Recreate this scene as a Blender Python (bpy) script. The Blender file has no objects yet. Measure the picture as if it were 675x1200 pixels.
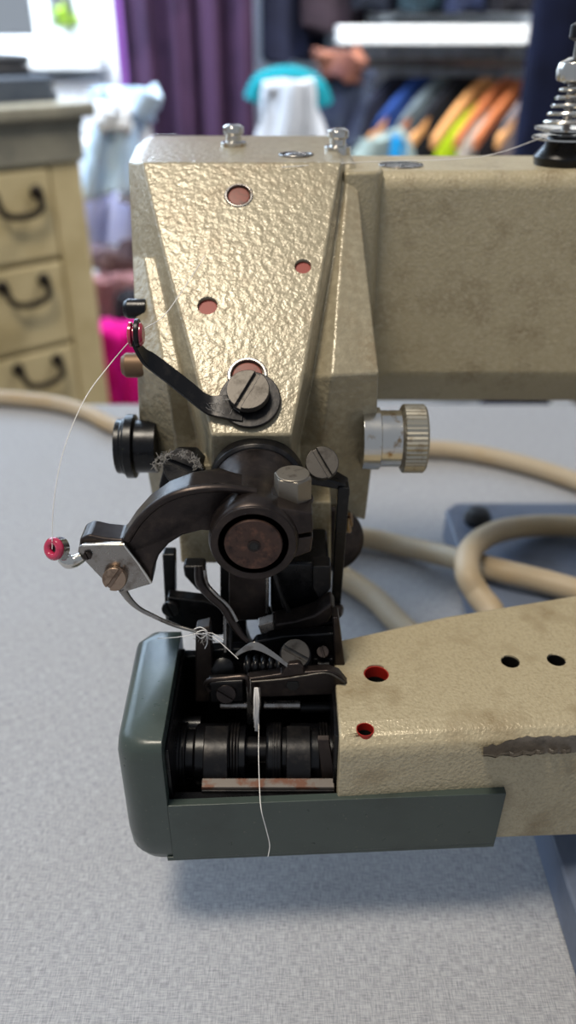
import bpy, math, random
from mathutils import Vector, Matrix
random.seed(4)
SC = bpy.context.scene
COL = SC.collection
V = Vector
# ------------------------------------------------------------------ camera (all lengths below in cm)
TH = math.radians(31.0); F = 950.0; CAM = V((0, 0, 27))
def ray(px, py):
    a = (px-337.5)/F; b = (600-py)/F
    return V((a, math.cos(TH)+b*math.sin(TH), -math.sin(TH)+b*math.cos(TH)))
def PY(px, py, Y): d = ray(px, py); return CAM + d*(Y/d.y)
def PZ(px, py, Z): d = ray(px, py); return CAM + d*((Z-27)/d.z)
def PP(px, py, p0, n): d = ray(px, py); return CAM + d*((V(p0)-CAM).dot(V(n))/d.dot(V(n)))
# ------------------------------------------------------------------ mesh helper
def frame(axis, hint=None):
    a = V(axis).normalized()
    h = V(hint) if hint is not None else (V((0, 0, 1)) if abs(a.z) < .9 else V((0, 1, 0)))
    x = (h - a*h.dot(a)).normalized()
    return x, a.cross(x), a
class MB:
    def __init__(s): s.v = []; s.f = []
    def add(s, vs, fs):
        n = len(s.v); s.v += [V(p) for p in vs]; s.f += [[i+n for i in f] for f in fs]; return s
    def prism(s, poly, ext):
        n = len(poly); poly = [V(p) for p in poly]; e = V(ext)
        nrm = V((0, 0, 0))
        for i in range(n): nrm += poly[i].cross(poly[(i+1) % n])
        if nrm.dot(e) > 0: poly = poly[::-1]
        return s.add(poly+[p+e for p in poly], [list(range(n)), list(range(2*n-1, n-1, -1))] + [[i, i+n, (i+1) % n+n, (i+1) % n] for i in range(n)])
    def box(s, c, size, x=(1, 0, 0), y=(0, 1, 0)):
        x = V(x).normalized(); y = V(y).normalized(); z = x.cross(y)
        c = V(c); hx, hy, hz = [q/2 for q in size]
        return s.prism([c+x*a*hx+y*b*hy-z*hz for a, b in ((-1, -1), (1, -1), (1, 1), (-1, 1))], z*2*hz)
    def bb(s, a, b):
        a = V(a); b = V(b); return s.box((a+b)/2, [abs(q) for q in (b-a)])
    def lathe(s, prof, o, axis, seg=32, hint=None, ell=1.0):
        x, y, a = frame(axis, hint); o = V(o); vs = []; fs = []
        m = len(prof)
        for r, h in prof:
            for k in range(seg):
                t = 2*math.pi*k/seg
                vs.append(o+a*h+(x*math.cos(t)+y*math.sin(t)*ell)*max(r, 1e-4))
        for i in range(m-1):
            for k in range(seg):
                fs.append([i*seg+k, i*seg+(k+1) % seg, (i+1)*seg+(k+1) % seg, (i+1)*seg+k])
        fs.append(list(range(seg))[::-1]); fs.append([(m-1)*seg+k for k in range(seg)])
        return s.add(vs, fs)
    def cyl(s, p0, p1, r, r1=None, seg=28):
        p0 = V(p0); p1 = V(p1); r1 = r if r1 is None else r1
        return s.lathe([(r, 0), (r1, (p1-p0).length)], p0, p1-p0, seg)
    def ring(s, o, axis, ro, ri, h, seg=36):
        x, y, a = frame(axis); o = V(o); vs = []; fs = []
        for r, hh in ((ri, 0), (ro, 0), (ro, h), (ri, h)):
            for k in range(seg):
                t = 2*math.pi*k/seg; vs.append(o+a*hh+(x*math.cos(t)+y*math.sin(t))*r)
        for i in range(4):
            j = (i+1) % 4
            for k in range(seg):
                fs.append([i*seg+k, i*seg+(k+1) % seg, j*seg+(k+1) % seg, j*seg+k])
        return s.add(vs, fs)
    def torus(s, o, axis, R, r, seg=36, sg=12, ell=1):
        x, y, a = frame(axis); o = V(o); vs = []; fs = []
        for k in range(seg):
            t = 2*math.pi*k/seg; d = x*math.cos(t)+y*math.sin(t)
            for j in range(sg):
                q = 2*math.pi*j/sg; vs.append(o+d*(R+r*math.cos(q))+a*r*math.sin(q)*ell)
        for k in range(seg):
            for j in range(sg):
                fs.append([k*sg+j, ((k+1) % seg)*sg+j, ((k+1) % seg)*sg+(j+1) % sg, k*sg+(j+1) % sg])
        return s.add(vs, fs)
    def tube(s, pts, r, seg=12, sm=8, flat=None):
        pts = cat(pts, sm) if sm else [V(p) for p in pts]; n = len(pts)
        rs = r if isinstance(r, (list, tuple)) else [r]
        vs = []; fs = []; px = None
        for i, p in enumerate(pts):
            t = (pts[min(i+1, n-1)]-pts[max(i-1, 0)]).normalized()
            if px is None: px = frame(t)[0]
            px = (px-t*px.dot(t)).normalized(); py = t.cross(px)
            u = i/(n-1)*(len(rs)-1); k = min(int(u), len(rs)-2) if len(rs) > 1 else 0
            rr = rs[0] if len(rs) == 1 else rs[k]*(1-u+k)+rs[k+1]*(u-k)
            for j in range(seg):
                q = 2*math.pi*j/seg; vs.append(p+(px*math.cos(q)+py*math.sin(q))*rr)
        for i in range(n-1):
            for j in range(seg):
                fs.append([i*seg+j, i*seg+(j+1) % seg, (i+1)*seg+(j+1) % seg, (i+1)*seg+j])
        fs.append(list(range(seg))[::-1]); fs.append([(n-1)*seg+j for j in range(seg)])
        return s.add(vs, fs)
    def strip(s, pts, wd, w, t, sm=6):
        """bent metal strip: path, width directions, widths, thickness"""
        n0 = len(pts); wd = wd if isinstance(wd, list) else [wd]*n0; w = w if isinstance(w, list) else [w]*n0
        q = cat([tuple(V(p))+tuple(V(d).normalized())+(ww,) for p, d, ww in zip(pts, wd, w)], sm) if sm else [tuple(V(p))+tuple(V(d).normalized())+(ww,) for p, d, ww in zip(pts, wd, w)]
        P = [V(a[:3]) for a in q]; D = [V(a[3:6]).normalized() for a in q]; W = [a[6] for a in q]; n = len(P); vs = []; fs = []
        for i in range(n):
            tg = (P[min(i+1, n-1)]-P[max(i-1, 0)]).normalized(); nn = tg.cross(D[i]).normalized()
            for a, b in ((-1, -1), (1, -1), (1, 1), (-1, 1)): vs.append(P[i]+D[i]*a*W[i]/2+nn*b*t/2)
        for i in range(n-1):
            for j in range(4): fs.append([i*4+j, i*4+(j+1) % 4, (i+1)*4+(j+1) % 4, (i+1)*4+j])
        fs.append([3, 2, 1, 0]); fs.append([(n-1)*4+j for j in range(4)])
        return s.add(vs, fs)
    def screw(s, o, axis, r, h, ang=0.0, slot=.14):
        x, y, a = frame(axis); o = V(o)
        s.lathe([(r, 0), (r, h*.55)], o, a, 32)
        for sg in (1, -1):
            w = slot*r; t0 = math.asin(w/r); pts = []
            for k in range(15):
                t = t0+(math.pi-2*t0)*k/14
                lx, ly = r*math.cos(t), sg*r*math.sin(t)
                c, sn = math.cos(ang), math.sin(ang)
                pts.append(o+a*h*.5+x*(lx*c-ly*sn)+y*(lx*sn+ly*c))
            s.prism(pts, a*h*.5)
        return s
    def build(s, name, m, parent=None, bevel=0.0, seg=2, smooth=True, ang=30, base=None, fix=True):
        me = bpy.data.meshes.new(name)
        L = V(parent['_b']) if parent is not None else (V(base) if base is not None else V((0, 0, 0)))
        me.from_pydata([tuple((p-L)*.01) for p in s.v], [], s.f); 
        if fix:
            import bmesh
            b = bmesh.new(); b.from_mesh(me); bmesh.ops.recalc_face_normals(b, faces=b.faces); b.to_mesh(me); b.free()
        me.update()
        o = bpy.data.objects.new(name, me); COL.objects.link(o)
        if isinstance(m, (list, tuple)):
            for q in m: me.materials.append(q)
        else: me.materials.append(m)
        if smooth:
            for p in me.polygons: p.use_smooth = True
            me.set_sharp_from_angle(angle=math.radians(ang))
        if bevel:
            bm = o.modifiers.new('bevel', 'BEVEL'); bm.width = bevel*.01; bm.segments = seg; bm.limit_method = 'ANGLE'; bm.angle_limit = math.radians(ang); bm.harden_normals = True
        if parent is not None: o.parent = parent; o['_b'] = list(L)
        else: o.location = L*.01; o['_b'] = list(L)
        return o
def cat(pts, n):
    pts = [tuple(p) for p in pts]; P = [pts[0]]+pts+[pts[-1]]; out = []
    for i in range(1, len(P)-2):
        for k in range(n):
            t = k/n; a, b, c, d = P[i-1], P[i], P[i+1], P[i+2]
            out.append(tuple(.5*(2*b[j]+(c[j]-a[j])*t+(2*a[j]-5*b[j]+4*c[j]-d[j])*t*t+(3*b[j]-a[j]-3*c[j]+d[j])*t**3) for j in range(len(b))))
    out.append(P[-2])
    return [V(p) for p in out] if len(pts[0]) == 3 else out
def tag(o, label, cat_, group=None):
    o['label'] = label; o['category'] = cat_
    if group: o['group'] = group
    return o
def thing(name, base, label, cat_, group=None):
    o = bpy.data.objects.new(name, None); COL.objects.link(o); o.empty_display_size = .02
    o.location = V(base)*.01; o['_b'] = list(V(base)); return tag(o, label, cat_, group)
def struct(o): o['kind'] = 'structure'; return o
# ------------------------------------------------------------------ materials
def s2l(c): return tuple((x/255/12.92 if x <= 10 else ((x/255+.055)/1.055)**2.4) for x in c)+(1,)
def mat(name, rgb, rough=.5, metal=0.0, spec=.5, bump=None, var=None, coat=0, dust=None, rrange=0.0):
    m = bpy.data.materials.new(name); m.use_nodes = True; nt = m.node_tree; N = nt.nodes; b = N['Principled BSDF']
    c = s2l(rgb); b.inputs['Base Color'].default_value = c; b.inputs['Roughness'].default_value = rough
    b.inputs['Metallic'].default_value = metal; b.inputs['Specular IOR Level'].default_value = spec; b.inputs['Coat Weight'].default_value = coat
    b.inputs['Coat Roughness'].default_value = .15
    tc = N.new('ShaderNodeTexCoord'); last = None
    def noise(sc, det=3, r=.5):
        n = N.new('ShaderNodeTexNoise'); n.inputs['Scale'].default_value = sc; n.inputs['Detail'].default_value = det; n.inputs['Roughness'].default_value = r
        nt.links.new(tc.outputs['Object'], n.inputs['Vector']); return n
    src = None
    def mix(fac, a, col):
        x = N.new('ShaderNodeMix'); x.data_type = 'RGBA'; nt.links.new(fac, x.inputs[0])
        if a is None: x.inputs[6].default_value = c
        else: nt.links.new(a, x.inputs[6])
        x.inputs[7].default_value = col; return x.outputs[2]
    def ramp(out, lo, hi):
        r = N.new('ShaderNodeMapRange'); r.inputs[1].default_value = lo; r.inputs[2].default_value = hi; nt.links.new(out, r.inputs[0]); return r.outputs[0]
    for v in (var or []):      # (colour, scale, lo, hi)
        src = mix(ramp(noise(v[1], 4, .6).outputs['Fac'], v[2], v[3]), src, s2l(v[0]))
    if src is not None: nt.links.new(src, b.inputs['Base Color'])
    if rrange:
        r = N.new('ShaderNodeMapRange'); r.inputs[3].default_value = rough-rrange; r.inputs[4].default_value = rough+rrange
        nt.links.new(noise(180, 4, .65).outputs['Fac'], r.inputs[0]); nt.links.new(r.outputs[0], b.inputs['Roughness'])
    if bump:                   # list of (scale, strength, distance mm)
        for sc, st, di in bump:
            bp = N.new('ShaderNodeBump'); bp.inputs['Strength'].default_value = st; bp.inputs['Distance'].default_value = di*.001
            nt.links.new(noise(sc, 2).outputs['Fac'], bp.inputs['Height'])
            if last: nt.links.new(last, bp.inputs['Normal'])
            last = bp.outputs['Normal']
        nt.links.new(last, b.inputs['Normal'])
    return m
BEIGE = mat('hammered_beige_paint', (148, 138, 115), .32, .12, .6, [(440, .45, .8), (1100, .3, .3)], [((134, 114, 84), 45, .5, .85), ((164, 154, 130), 320, .45, .7)], rrange=.1)
BEIGE2 = mat('fine_beige_paint', (168, 156, 127), .42, .1, .5, [(900, .6, .4)], [((128, 112, 84), 60, .5, .8), ((180, 168, 142), 700, .45, .7)], rrange=.08)
BEIGE3 = mat('lower_arm_beige_paint', (178, 166, 138), .36, .1, .5, [(1000, .7, .5), (300, .35, .5)], [((132, 114, 84), 60, .52, .8), ((160, 147, 120), 900, .45, .7)], rrange=.1)
GREEN = mat('grey_green_enamel', (60, 70, 66), .3, 0, .5, [(900, .12, .15)], [((50, 58, 54), 50, .45, .75), ((110, 108, 96), 900, .66, .75)], rrange=.07)
BLACK = mat('black_oxide_steel', (24, 23, 25), .36, .55, .5, [(500, .25, .2)], [((48, 44, 42), 260, .5, .75)], rrange=.14)
DBLACK = mat('oily_black_steel', (14, 14, 17), .3, .4, .5, [(400, .25, .2)], [((40, 38, 40), 300, .55, .8)], rrange=.12)
GUN = mat('brown_gunmetal', (54, 47, 45), .34, .75, .5, [(600, .2, .15)], [((74, 64, 58), 220, .5, .8), ((30, 26, 26), 120, .5, .75)], rrange=.13)
STEEL = mat('worn_steel', (150, 146, 142), .28, .95, .5, [(700, .15, .1)], [((96, 84, 74), 200, .5, .75)], rrange=.12)
CHROME = mat('chromed_steel', (205, 202, 196), .2, 1, .5, None, [((150, 120, 80), 160, .58, .7)], rrange=.08)
HEXM = mat('matt_bolt_steel', (135, 128, 118), .42, .85, .5, [(1200, .2, .1)], [((80, 70, 62), 300, .55, .75)])
DSCREW = mat('dull_screw_steel', (84, 80, 76), .45, .75, .5, [(1200, .2, .1)], [((50, 46, 42), 300, .5, .75)])
KNURL = mat('worn_nickel', (172, 166, 152), .36, .9, .5, None, [((120, 108, 90), 200, .5, .7)])
WARM = mat('warm_worn_steel', (158, 136, 118), .36, .85, .5, None, [((96, 76, 62), 300, .5, .7)])
STUD = mat('grimy_brown_metal', (112, 88, 66), .5, .5)
BRASS = mat('rusty_brass', (170, 138, 92), .35, .9, .5, None, [((92, 54, 30), 300, .5, .7)])
RUST = mat('rusty_steel_bar', (100, 94, 90), .5, .5, .5, None, [((92, 60, 46), 180, .48, .6)])
RED = mat('red_paint', (150, 28, 20), .45, 0, .5)
REDK = mat('dull_red_paint', (140, 42, 30), .5)
REDD = mat('faded_red_paint', (128, 66, 54), .5, 0, .5, None, [((90, 60, 50), 400, .5, .7)])
PINK = mat('red_porcelain', (176, 40, 76), .2, 0, .6, None, [((140, 24, 56), 400, .5, .7)], coat=.5)
HOLE = mat('hole_shade', (10, 9, 8), .5)  # near-black colour stands in for the shade inside holes, slots and grooves
CHIP = mat('bare_grey_primer', (92, 86, 80), .5, .2, .5, [(800, .5, .3)], [((66, 62, 58), 300, .5, .7)])
THREAD = mat('white_thread', (236, 232, 228), .7)
CABLE = mat('cream_rubber', (172, 155, 130), .5, 0, .4, None, [((172, 146, 108), 30, .5, .75)])
NAVY = mat('blue_grey_base_paint', (98, 108, 128), .45, 0, .5, None, [((78, 86, 104), 40, .5, .75)])
NAVYD = mat('dark_rubber', (18, 20, 26), .5)
WOODC = mat('cream_painted_wood', (206, 190, 148), .5, 0, .4, None, [((182, 164, 120), 12, .45, .7)])
WOODG = mat('greyed_wood', (150, 146, 130), .5, 0, .4, None, [((120, 118, 108), 12, .45, .7)])
BRONZE = mat('dark_bronze', (44, 38, 34), .4, .7)
LIGHTWOOD = mat('hanger_wood', (200, 146, 92), .45)
REDWOOD = mat('reddish_hanger_wood', (172, 100, 60), .45)
WALLM = mat('white_wall_paint', (214, 222, 230), .7)
WHITE = mat('white_gloss', (232, 236, 240), .4)
FLOORM = mat('floor_board', (110, 96, 84), .5, 0, .5, None, [((90, 76, 66), 6, .4, .7)])
def cloth(name, rgb, rgb2=None): return mat(name, rgb, .9, 0, .2, [(900, .3, .6)], [(rgb2, 8, .45, .65)] if rgb2 else None)
def linen():
    m = bpy.data.materials.new('grey_linen_weave'); m.use_nodes = True; nt = m.node_tree; N = nt.nodes; b = N['Principled BSDF']; L = nt.links
    b.inputs['Roughness'].default_value = .62; b.inputs['Specular IOR Level'].default_value = .15; b.inputs['Sheen Weight'].default_value = 0
    tc = N.new('ShaderNodeTexCoord')
    outs = []
    for s in ((260, 2600, 1), (2600, 260, 1)):
        mp = N.new('ShaderNodeMapping'); mp.inputs['Scale'].default_value = s; L.new(tc.outputs['Object'], mp.inputs[0])
        n = N.new('ShaderNodeTexNoise'); n.inputs['Scale'].default_value = 1; n.inputs['Detail'].default_value = 3; L.new(mp.outputs[0], n.inputs['Vector']); outs.append(n.outputs['Fac'])
    ad = N.new('ShaderNodeMath'); ad.operation = 'ADD'; L.new(outs[0], ad.inputs[0]); L.new(outs[1], ad.inputs[1])
    r = N.new('ShaderNodeValToRGB'); r.color_ramp.elements[0].position = .36; r.color_ramp.elements[1].position = .64
    r.color_ramp.elements[0].color = s2l((132, 133, 138)); r.color_ramp.elements[1].color = s2l((182, 182, 185))
    h = N.new('ShaderNodeMath'); h.operation = 'MULTIPLY'; h.inputs[1].default_value = .5; L.new(ad.outputs[0], h.inputs[0]); L.new(h.outputs[0], r.inputs[0])
    L.new(r.outputs[0], b.inputs['Base Color'])
    bp = N.new('ShaderNodeBump'); bp.inputs['Strength'].default_value = .4; bp.inputs['Distance'].default_value = .0003; L.new(h.outputs[0], bp.inputs['Height'])
    n2 = N.new('ShaderNodeTexNoise'); n2.inputs['Scale'].default_value = 9; L.new(tc.outputs['Object'], n2.inputs['Vector'])
    b2 = N.new('ShaderNodeBump'); b2.inputs['Strength'].default_value = .35; b2.inputs['Distance'].default_value = .01; L.new(n2.outputs['Fac'], b2.inputs['Height']); L.new(bp.outputs[0], b2.inputs['Normal'])
    L.new(b2.outputs[0], b.inputs['Normal']); return m
LINEN = linen()
def cut(o, cutters):
    """drill real holes: bakes the object's modifiers and boolean cuts into its mesh"""
    tmp = []
    for c in cutters:
        c.build('cutter', HOLE, None, smooth=False); q = bpy.data.objects['cutter']; q.name = 'tmp'; tmp.append(q)
        md = o.modifiers.new('cut', 'BOOLEAN'); md.operation = 'DIFFERENCE'; md.object = q; md.solver = 'EXACT'; md.use_self = True
    bpy.context.view_layer.update()
    dg = bpy.context.evaluated_depsgraph_get()
    me = bpy.data.meshes.new_from_object(o.evaluated_get(dg)); o.modifiers.clear(); me.name = o.name; o.data = me
    for q in tmp: bpy.data.objects.remove(q)
    for p in me.polygons: p.use_smooth = True
    me.set_sharp_from_angle(angle=math.radians(32)); wn_ = o.modifiers.new('normals', 'WEIGHTED_NORMAL'); wn_.keep_sharp = True; wn_.weight = 100
# ================================================================== SEWING MACHINE
MBASE = V((14, 32, .2))
mc = thing('sewing_machine', MBASE, 'old beige and grey-green blind-stitch sewing machine with black front mechanism on the linen cloth', 'sewing machine')
def part(mb, name, m, parent=mc, bevel=.04, label=None, **k):
    o = mb.build(name, m, parent, bevel, **k)
    if label: o['label'] = label
    return o
# ---- head casting
PN = V((0, -.8625, 1)).normalized(); PA = V((0, 23, 16))     # sloping front panel plane
def on(px, py, off=0.0, tilt=0.0):
    n = V((PN.x+tilt, PN.y, PN.z)).normalized(); return PP(px, py, PA-PN*off, n)
YC = 24.6
R = [
 [PY(158,172,35.3), PY(163,169,35.5), PY(166,167,35.6), PY(178,165,35.7), PY(392,165,35.7), PY(397,167,35.6), PY(402,169,35.5), PY(408,173,35.3)],
 [on(150,190,1.3), on(154,190,.7), on(160,191,.35), on(167,190,0), on(400,190,0), on(404,191,.7), on(411,190,.7), on(417,192,.9)],
 [on(155,300,1.5), on(168,300,.85), on(182,300,.45), on(193,300,0), on(381,300,0), on(390,300,.8), on(400,300,.6), on(428,300,.9)],
 [on(160,426,1.3), on(195,443,.75), on(213,440,1.1), on(230,440,0), on(356,440,0), on(366,442,1.1), on(389,440,.5), on(444,437,.8)],
]
YL = R[3][1].y; YR = R[3][6].y
R.append([PY(163,500,R[3][0].y+.3), PY(204,505,YL+.4), PY(232,515,YL+.9), PY(248,510,R[3][3].y-1.55), PY(342,510,R[3][4].y-1.55), PY(350,520,YR+.9), PY(376,522,YR+.5), PY(441,505,R[3][7].y+.5)])
R.append([PY(178,583,R[3][0].y+1.1), PY(212,588,YL+1.1), PY(236,575,YL+.9), PY(248,548,R[3][3].y-.9), PY(342,548,R[3][4].y-.9), PY(352,575,YR+.9), PY(372,596,YR+1.3), PY(428,610,R[3][7].y+1.4)])
hb = MB(); nr = len(R); vs = []; fs = []
for r in R: vs += r
BK = [37.5, 37, 36.5, 36, 34, 31]
for r, bk in zip(R, BK): vs += [V((p.x, bk, p.z)) for p in r]
o_ = nr*8
for i in range(nr-1):
    for j in range(7):
        fs.append([i*8+j, (i+1)*8+j, (i+1)*8+j+1, i*8+j+1]); fs.append([o_+i*8+j, o_+i*8+j+1, o_+(i+1)*8+j+1, o_+(i+1)*8+j])
    fs.append([i*8, o_+i*8, o_+(i+1)*8, (i+1)*8]); fs.append([i*8+7, (i+1)*8+7, o_+(i+1)*8+7, o_+i*8+7])
for j in range(7):
    fs.append([j, j+1, o_+j+1, o_+j]); b = (nr-1)*8; fs.append([b+j, o_+b+j, o_+b+j+1, b+j+1])
hb.add(vs, fs)
head = part(hb, 'head_casting', BEIGE, bevel=.2, seg=3, ang=22)
# hole cutters on the sloping panel
def hole(px, py, r, d): p = on(px, py); return MB().cyl(p-PN*d, p+PN*.5, r, seg=28), p
hs = []; UP = V((0, 0, 1))
for (px, py, rpx, dep, m) in ((243, 358, 12, .18, REDK), (355, 312, 10, .16, REDK), (280, 229, 17, .12, REDD), (290, 440, 24, .12, REDD), (347, 181, 21, .2, STEEL)):
    p = on(px, py) if px != 347 else PY(px, py, 32.4); rr = rpx/F*((p.y)*math.cos(TH)+(27-p.z)*math.sin(TH)); hs.append((p, rr, dep, m))
cut(head, [MB().cyl(p-(PN if i < 4 else UP)*d, p+(PN if i < 4 else UP)*.5, r, seg=28) for i, (p, r, d, m) in enumerate(hs)])
for i, (p, r, d, m) in enumerate(hs):
    if i < 2: part(MB().cyl(p-PN*(d+.05), p-PN*(d-.03), r*.98), 'oil_hole', m, label='small red oil hole')
    else:
        AX = PN if i < 4 else UP; part(MB().ring(p-AX*(d-.0), AX, r*.99, r*.8, d+.04), 'plug_ring', STEEL, label='steel ring round a plug')
        if i < 4: part(MB().lathe([(r*.79, 0), (r*.74, d*.7), (r*.4, d*.8)], p-PN*d, PN), 'plug', m, label='faded red plug')
        else: part(MB().lathe([(r*.79, 0), (r*.79, d*.7), (r*.5, d+.05), (r*.2, d+.08)], p-UP*d, UP), 'plug', STEEL, label='domed steel plug')
# lower block of the head behind the collar
blk = MB().prism([PY(207, 588, YC), PY(388, 588, YC), PY(388, 662, YC), PY(212, 660, YC)], (0, 7, 0))
blk.prism([PY(236, 545, 23.9), PY(352, 545, 23.9), PY(352, 600, 23.9), PY(236, 600, 23.9)], (0, 7, 0))
part(blk, 'gearbox_block', BEIGE2, bevel=.08)
# ---- upper arm
ZT = 22.4; YA = 31.8
ua = MB(); prof = [(YA+.35, ZT), (YA, ZT-.4), (YA, 14.5), (YA+1.4, 12.75), (37.5, 12.75), (38.5, 15), (37.5, ZT-.8), (36.3, ZT)]
ua.prism([V((2.2, y, z)) for y, z in prof], (26, 0, 0))
part(ua, 'upper_arm', BEIGE2, bevel=.25, seg=3)
# fillet strip between head and arm
fl = MB(); a0 = PY(404, 186, 31.0); 
fl.prism([V((2.0, 31.1, 13.4)), V((2.95, 31.15, 13.4)), V((3.3, 31.35, 13.4)), V((3.5, 31.9, 13.4)), V((3.5, 33, 13.4)), V((2.0, 33, 13.4))], (0, 0, ZT-13.3))
part(fl, 'arm_root', BEIGE2, bevel=.15)
# ---- column at the right and the base plate
part(MB().prism([V((x, y, 2.2)) for x, y in ((19, 26), (28.2, 26), (28.2, 38), (19, 38))], (0, 0, 18)), 'column', BEIGE2, bevel=.8, seg=3)
bp = MB().prism([V((x, y, .25)) for x, y in ((9.4, 12), (34, 12), (34, 42.5), (10.2, 42.5), (9.4, 41.6))], (0, 0, 1.9))
part(bp, 'base_plate', NAVY, bevel=.15, label='blue-grey base plate')
p = PZ(559, 612, 2.15); part(MB().lathe([(.75, 0), (.8, .35), (.6, .8), (.25, .95)], p, (0, 0, 1)), 'base_plate_bolt', NAVYD)
# ---- lower arm
yF = 16.5
zt = 9.0
q1 = PZ(398, 742, zt); q2 = PZ(520, 713, zt); q3 = PZ(675, 688, zt); q4 = PZ(398, 866, zt); q5 = PZ(675, 878, zt)
X0 = q4.x; 
def sect(x, yf, yb, z1=zt, z0=4.3):
    return [V((x, yf, z0)), V((x, yf, z1-.75)), V((x, yf+.12, z1-.35)), V((x, yf+.4, z1-.1)), V((x, yf+.85, z1)), V((x, yb-.5, z1)), V((x, yb, z1-.5)), V((x, yb, z0))]
fy = yF+.33
secs = [sect(X0, fy, q1.y), sect(q2.x, fy+.28, q2.y), sect(q3.x, fy+.5, q3.y), sect(21, fy+1.0, q3.y+2.2)]
la = MB(); vs = [p for s in secs for p in s]; fs = []
for i in range(3):
    for j in range(8): fs.append([i*8+j, (i+1)*8+j, (i+1)*8+(j+1) % 8, i*8+(j+1) % 8])
fs += [list(range(8)), [24+j for j in range(7, -1, -1)]]
la.add(vs, fs)
larm = part(la, 'lower_arm', BEIGE3, bevel=.07, seg=2, ang=24)
hl = [(441, 789, 15, 1.0, 1), (428, 853, 10.5, .7, 1), (598, 775, 11, 1.0, 0), (652, 773, 11, 1.0, 0)]
HH = []
for px, py, rp, dep, red in hl:
    p = PZ(px, py, zt); HH.append((p, rp/F*(p.y*math.cos(TH)+18*math.sin(TH)), dep, red))
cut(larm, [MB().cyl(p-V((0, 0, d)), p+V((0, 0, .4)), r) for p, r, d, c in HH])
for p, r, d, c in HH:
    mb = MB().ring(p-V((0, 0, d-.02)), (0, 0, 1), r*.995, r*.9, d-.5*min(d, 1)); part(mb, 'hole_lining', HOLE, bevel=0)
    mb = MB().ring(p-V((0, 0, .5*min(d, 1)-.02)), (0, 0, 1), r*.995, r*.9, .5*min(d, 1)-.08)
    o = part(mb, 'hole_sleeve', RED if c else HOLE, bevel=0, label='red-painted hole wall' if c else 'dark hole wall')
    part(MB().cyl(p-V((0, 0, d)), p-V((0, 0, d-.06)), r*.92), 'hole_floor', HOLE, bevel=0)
# worn patch of paint along the front edge of the lower arm
def chip(pts, off=.012):
    mb = MB(); n = len(pts)//2
    return mb
cp = MB(); n = 26; rows = []
for i in range(n+1):
    px = 566+(700-566)*i/n
    up = 876-7*min(1, i/5)-(5 if i > 7 else 0)+random.uniform(-2.2, 2.2)-i*.12; dn = 888-i*.35+random.uniform(-2.2, 2.2)
    row = []
    for k in range(5):
        py = up+(dn-up)*k/4
        a = PZ(px, py, zt)
        # follow the rounded edge
        b = a
        ff = fy+.28+.22*(a.x-q2.x)/(q3.x-q2.x); prf = [(ff, zt-.75), (ff+.12, zt-.35), (ff+.4, zt-.1), (ff+.85, zt)]
        best = None
        for (y0, z0), (y1, z1) in zip(prf, prf[1:]):
            nn = V((0, -(z1-z0), (y1-y0))); nn.normalize(); c = PP(px, py, V((0, y0, z0)), nn)
            if y0-.02 <= c.y <= y1+.02: best = c+nn*.03
        row.append(best if best is not None else a+V((0, 0, .03)))
    rows.append(row)
vs = [p for r in rows for p in r]; fs = [[i*5+k, (i+1)*5+k, (i+1)*5+k+1, i*5+k+1] for i in range(n) for k in range(4)]
cp.add(vs, fs); m_ = len(vs); cp.add([v-V((0, -.04, .08)) for v in vs], [f[::-1] for f in fs])
part(cp, 'bare_patch', CHIP, bevel=0, label='strip of bare grey metal where paint has worn off')
# ---- grey-green end cover
xl = PZ(141, 880, 8).x; xi = PZ(194, 935, 7.2).x
cv = MB()
# end cap: profile in the X-Y plane with a rounded outer corner, lofted upward with a tilt
def capring(z, k, top=0):
    """outline of the end cap at height z, k shrinks it for the rounded top"""
    xa = xl+k; y0 = yF+k*.6; y1 = 21.9-k*.4; r = .85
    pts = [V((xi, y0, z))]; 
    for t in range(7):
        a = -math.pi/2-math.pi/2*t/6; pts.append(V((xa+r+r*math.cos(a), y0+r+r*math.sin(a), z)))
    pts += [V((xa-.1, y1-.5, z)), V((xa+.3, y1, z)), V((xi-.0, y1, z))]
    return pts
rings = [capring(3.98, .5), capring(4.08, .2), capring(4.4, .04), capring(5.0, 0), capring(8.4, .0), capring(8.75, .05), capring(9.0, .16), capring(9.12, .34), capring(9.16, .5)]
m_ = len(rings[0]); vs = [p for r in rings for p in r]; fs = []
for i in range(len(rings)-1):
    for j in range(m_): fs.append([i*m_+j, i*m_+(j+1) % m_, (i+1)*m_+(j+1) % m_, (i+1)*m_+j])
fs += [list(range(m_))[::-1], [(len(rings)-1)*m_+j for j in range(m_)]]
cv.add(vs, fs)
w0 = PY(594, 936, yF+.1); zc1 = 6.75
xr = PY(592, 960, 16.6).x
cv.prism([V((xi-.01, yF, 4.15)), V((xr-.05, yF+.4, 4.36)), V((xr, yF+.4, zc1+.0)), V((xi-.01, yF, zc1-.1))], (0, .28, 0))
cv.prism([V((xi-.2, yF+.01, 4.2)), V((xr-.05, yF+.41, 4.36)), V((xr-.05, 21, 4.36)), V((xi-.2, 21, 4.2))], (0, 0, -.18))
cover = part(cv, 'end_cover', GREEN, bevel=.03, seg=2, ang=50, label='grey-green enamelled end cover')
# back wall + right wall of the opening (dark casting inside)
iw = MB(); iw.bb((xi, 21.55, 4.4), (X0+.2, 21.9, 8.2)); iw.bb((xi, 16.8, 4.4), (X0+.2, 21.8, 4.55)); iw.bb((X0-.12, fy+.5, 4.4), (X0+.02, 21.6, 8.75)); iw.bb((xi+.0, 16.9, 4.5), (xi+.12, 21.5, 8.6))
part(iw, 'inner_casting', DBLACK, bevel=.03)
sh = MB().bb((xi+.1, 16.85, 5.6), (X0-.1, 17.2, 6.5)); part(sh, 'inner_ledge', DBLACK, bevel=.05)
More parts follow.
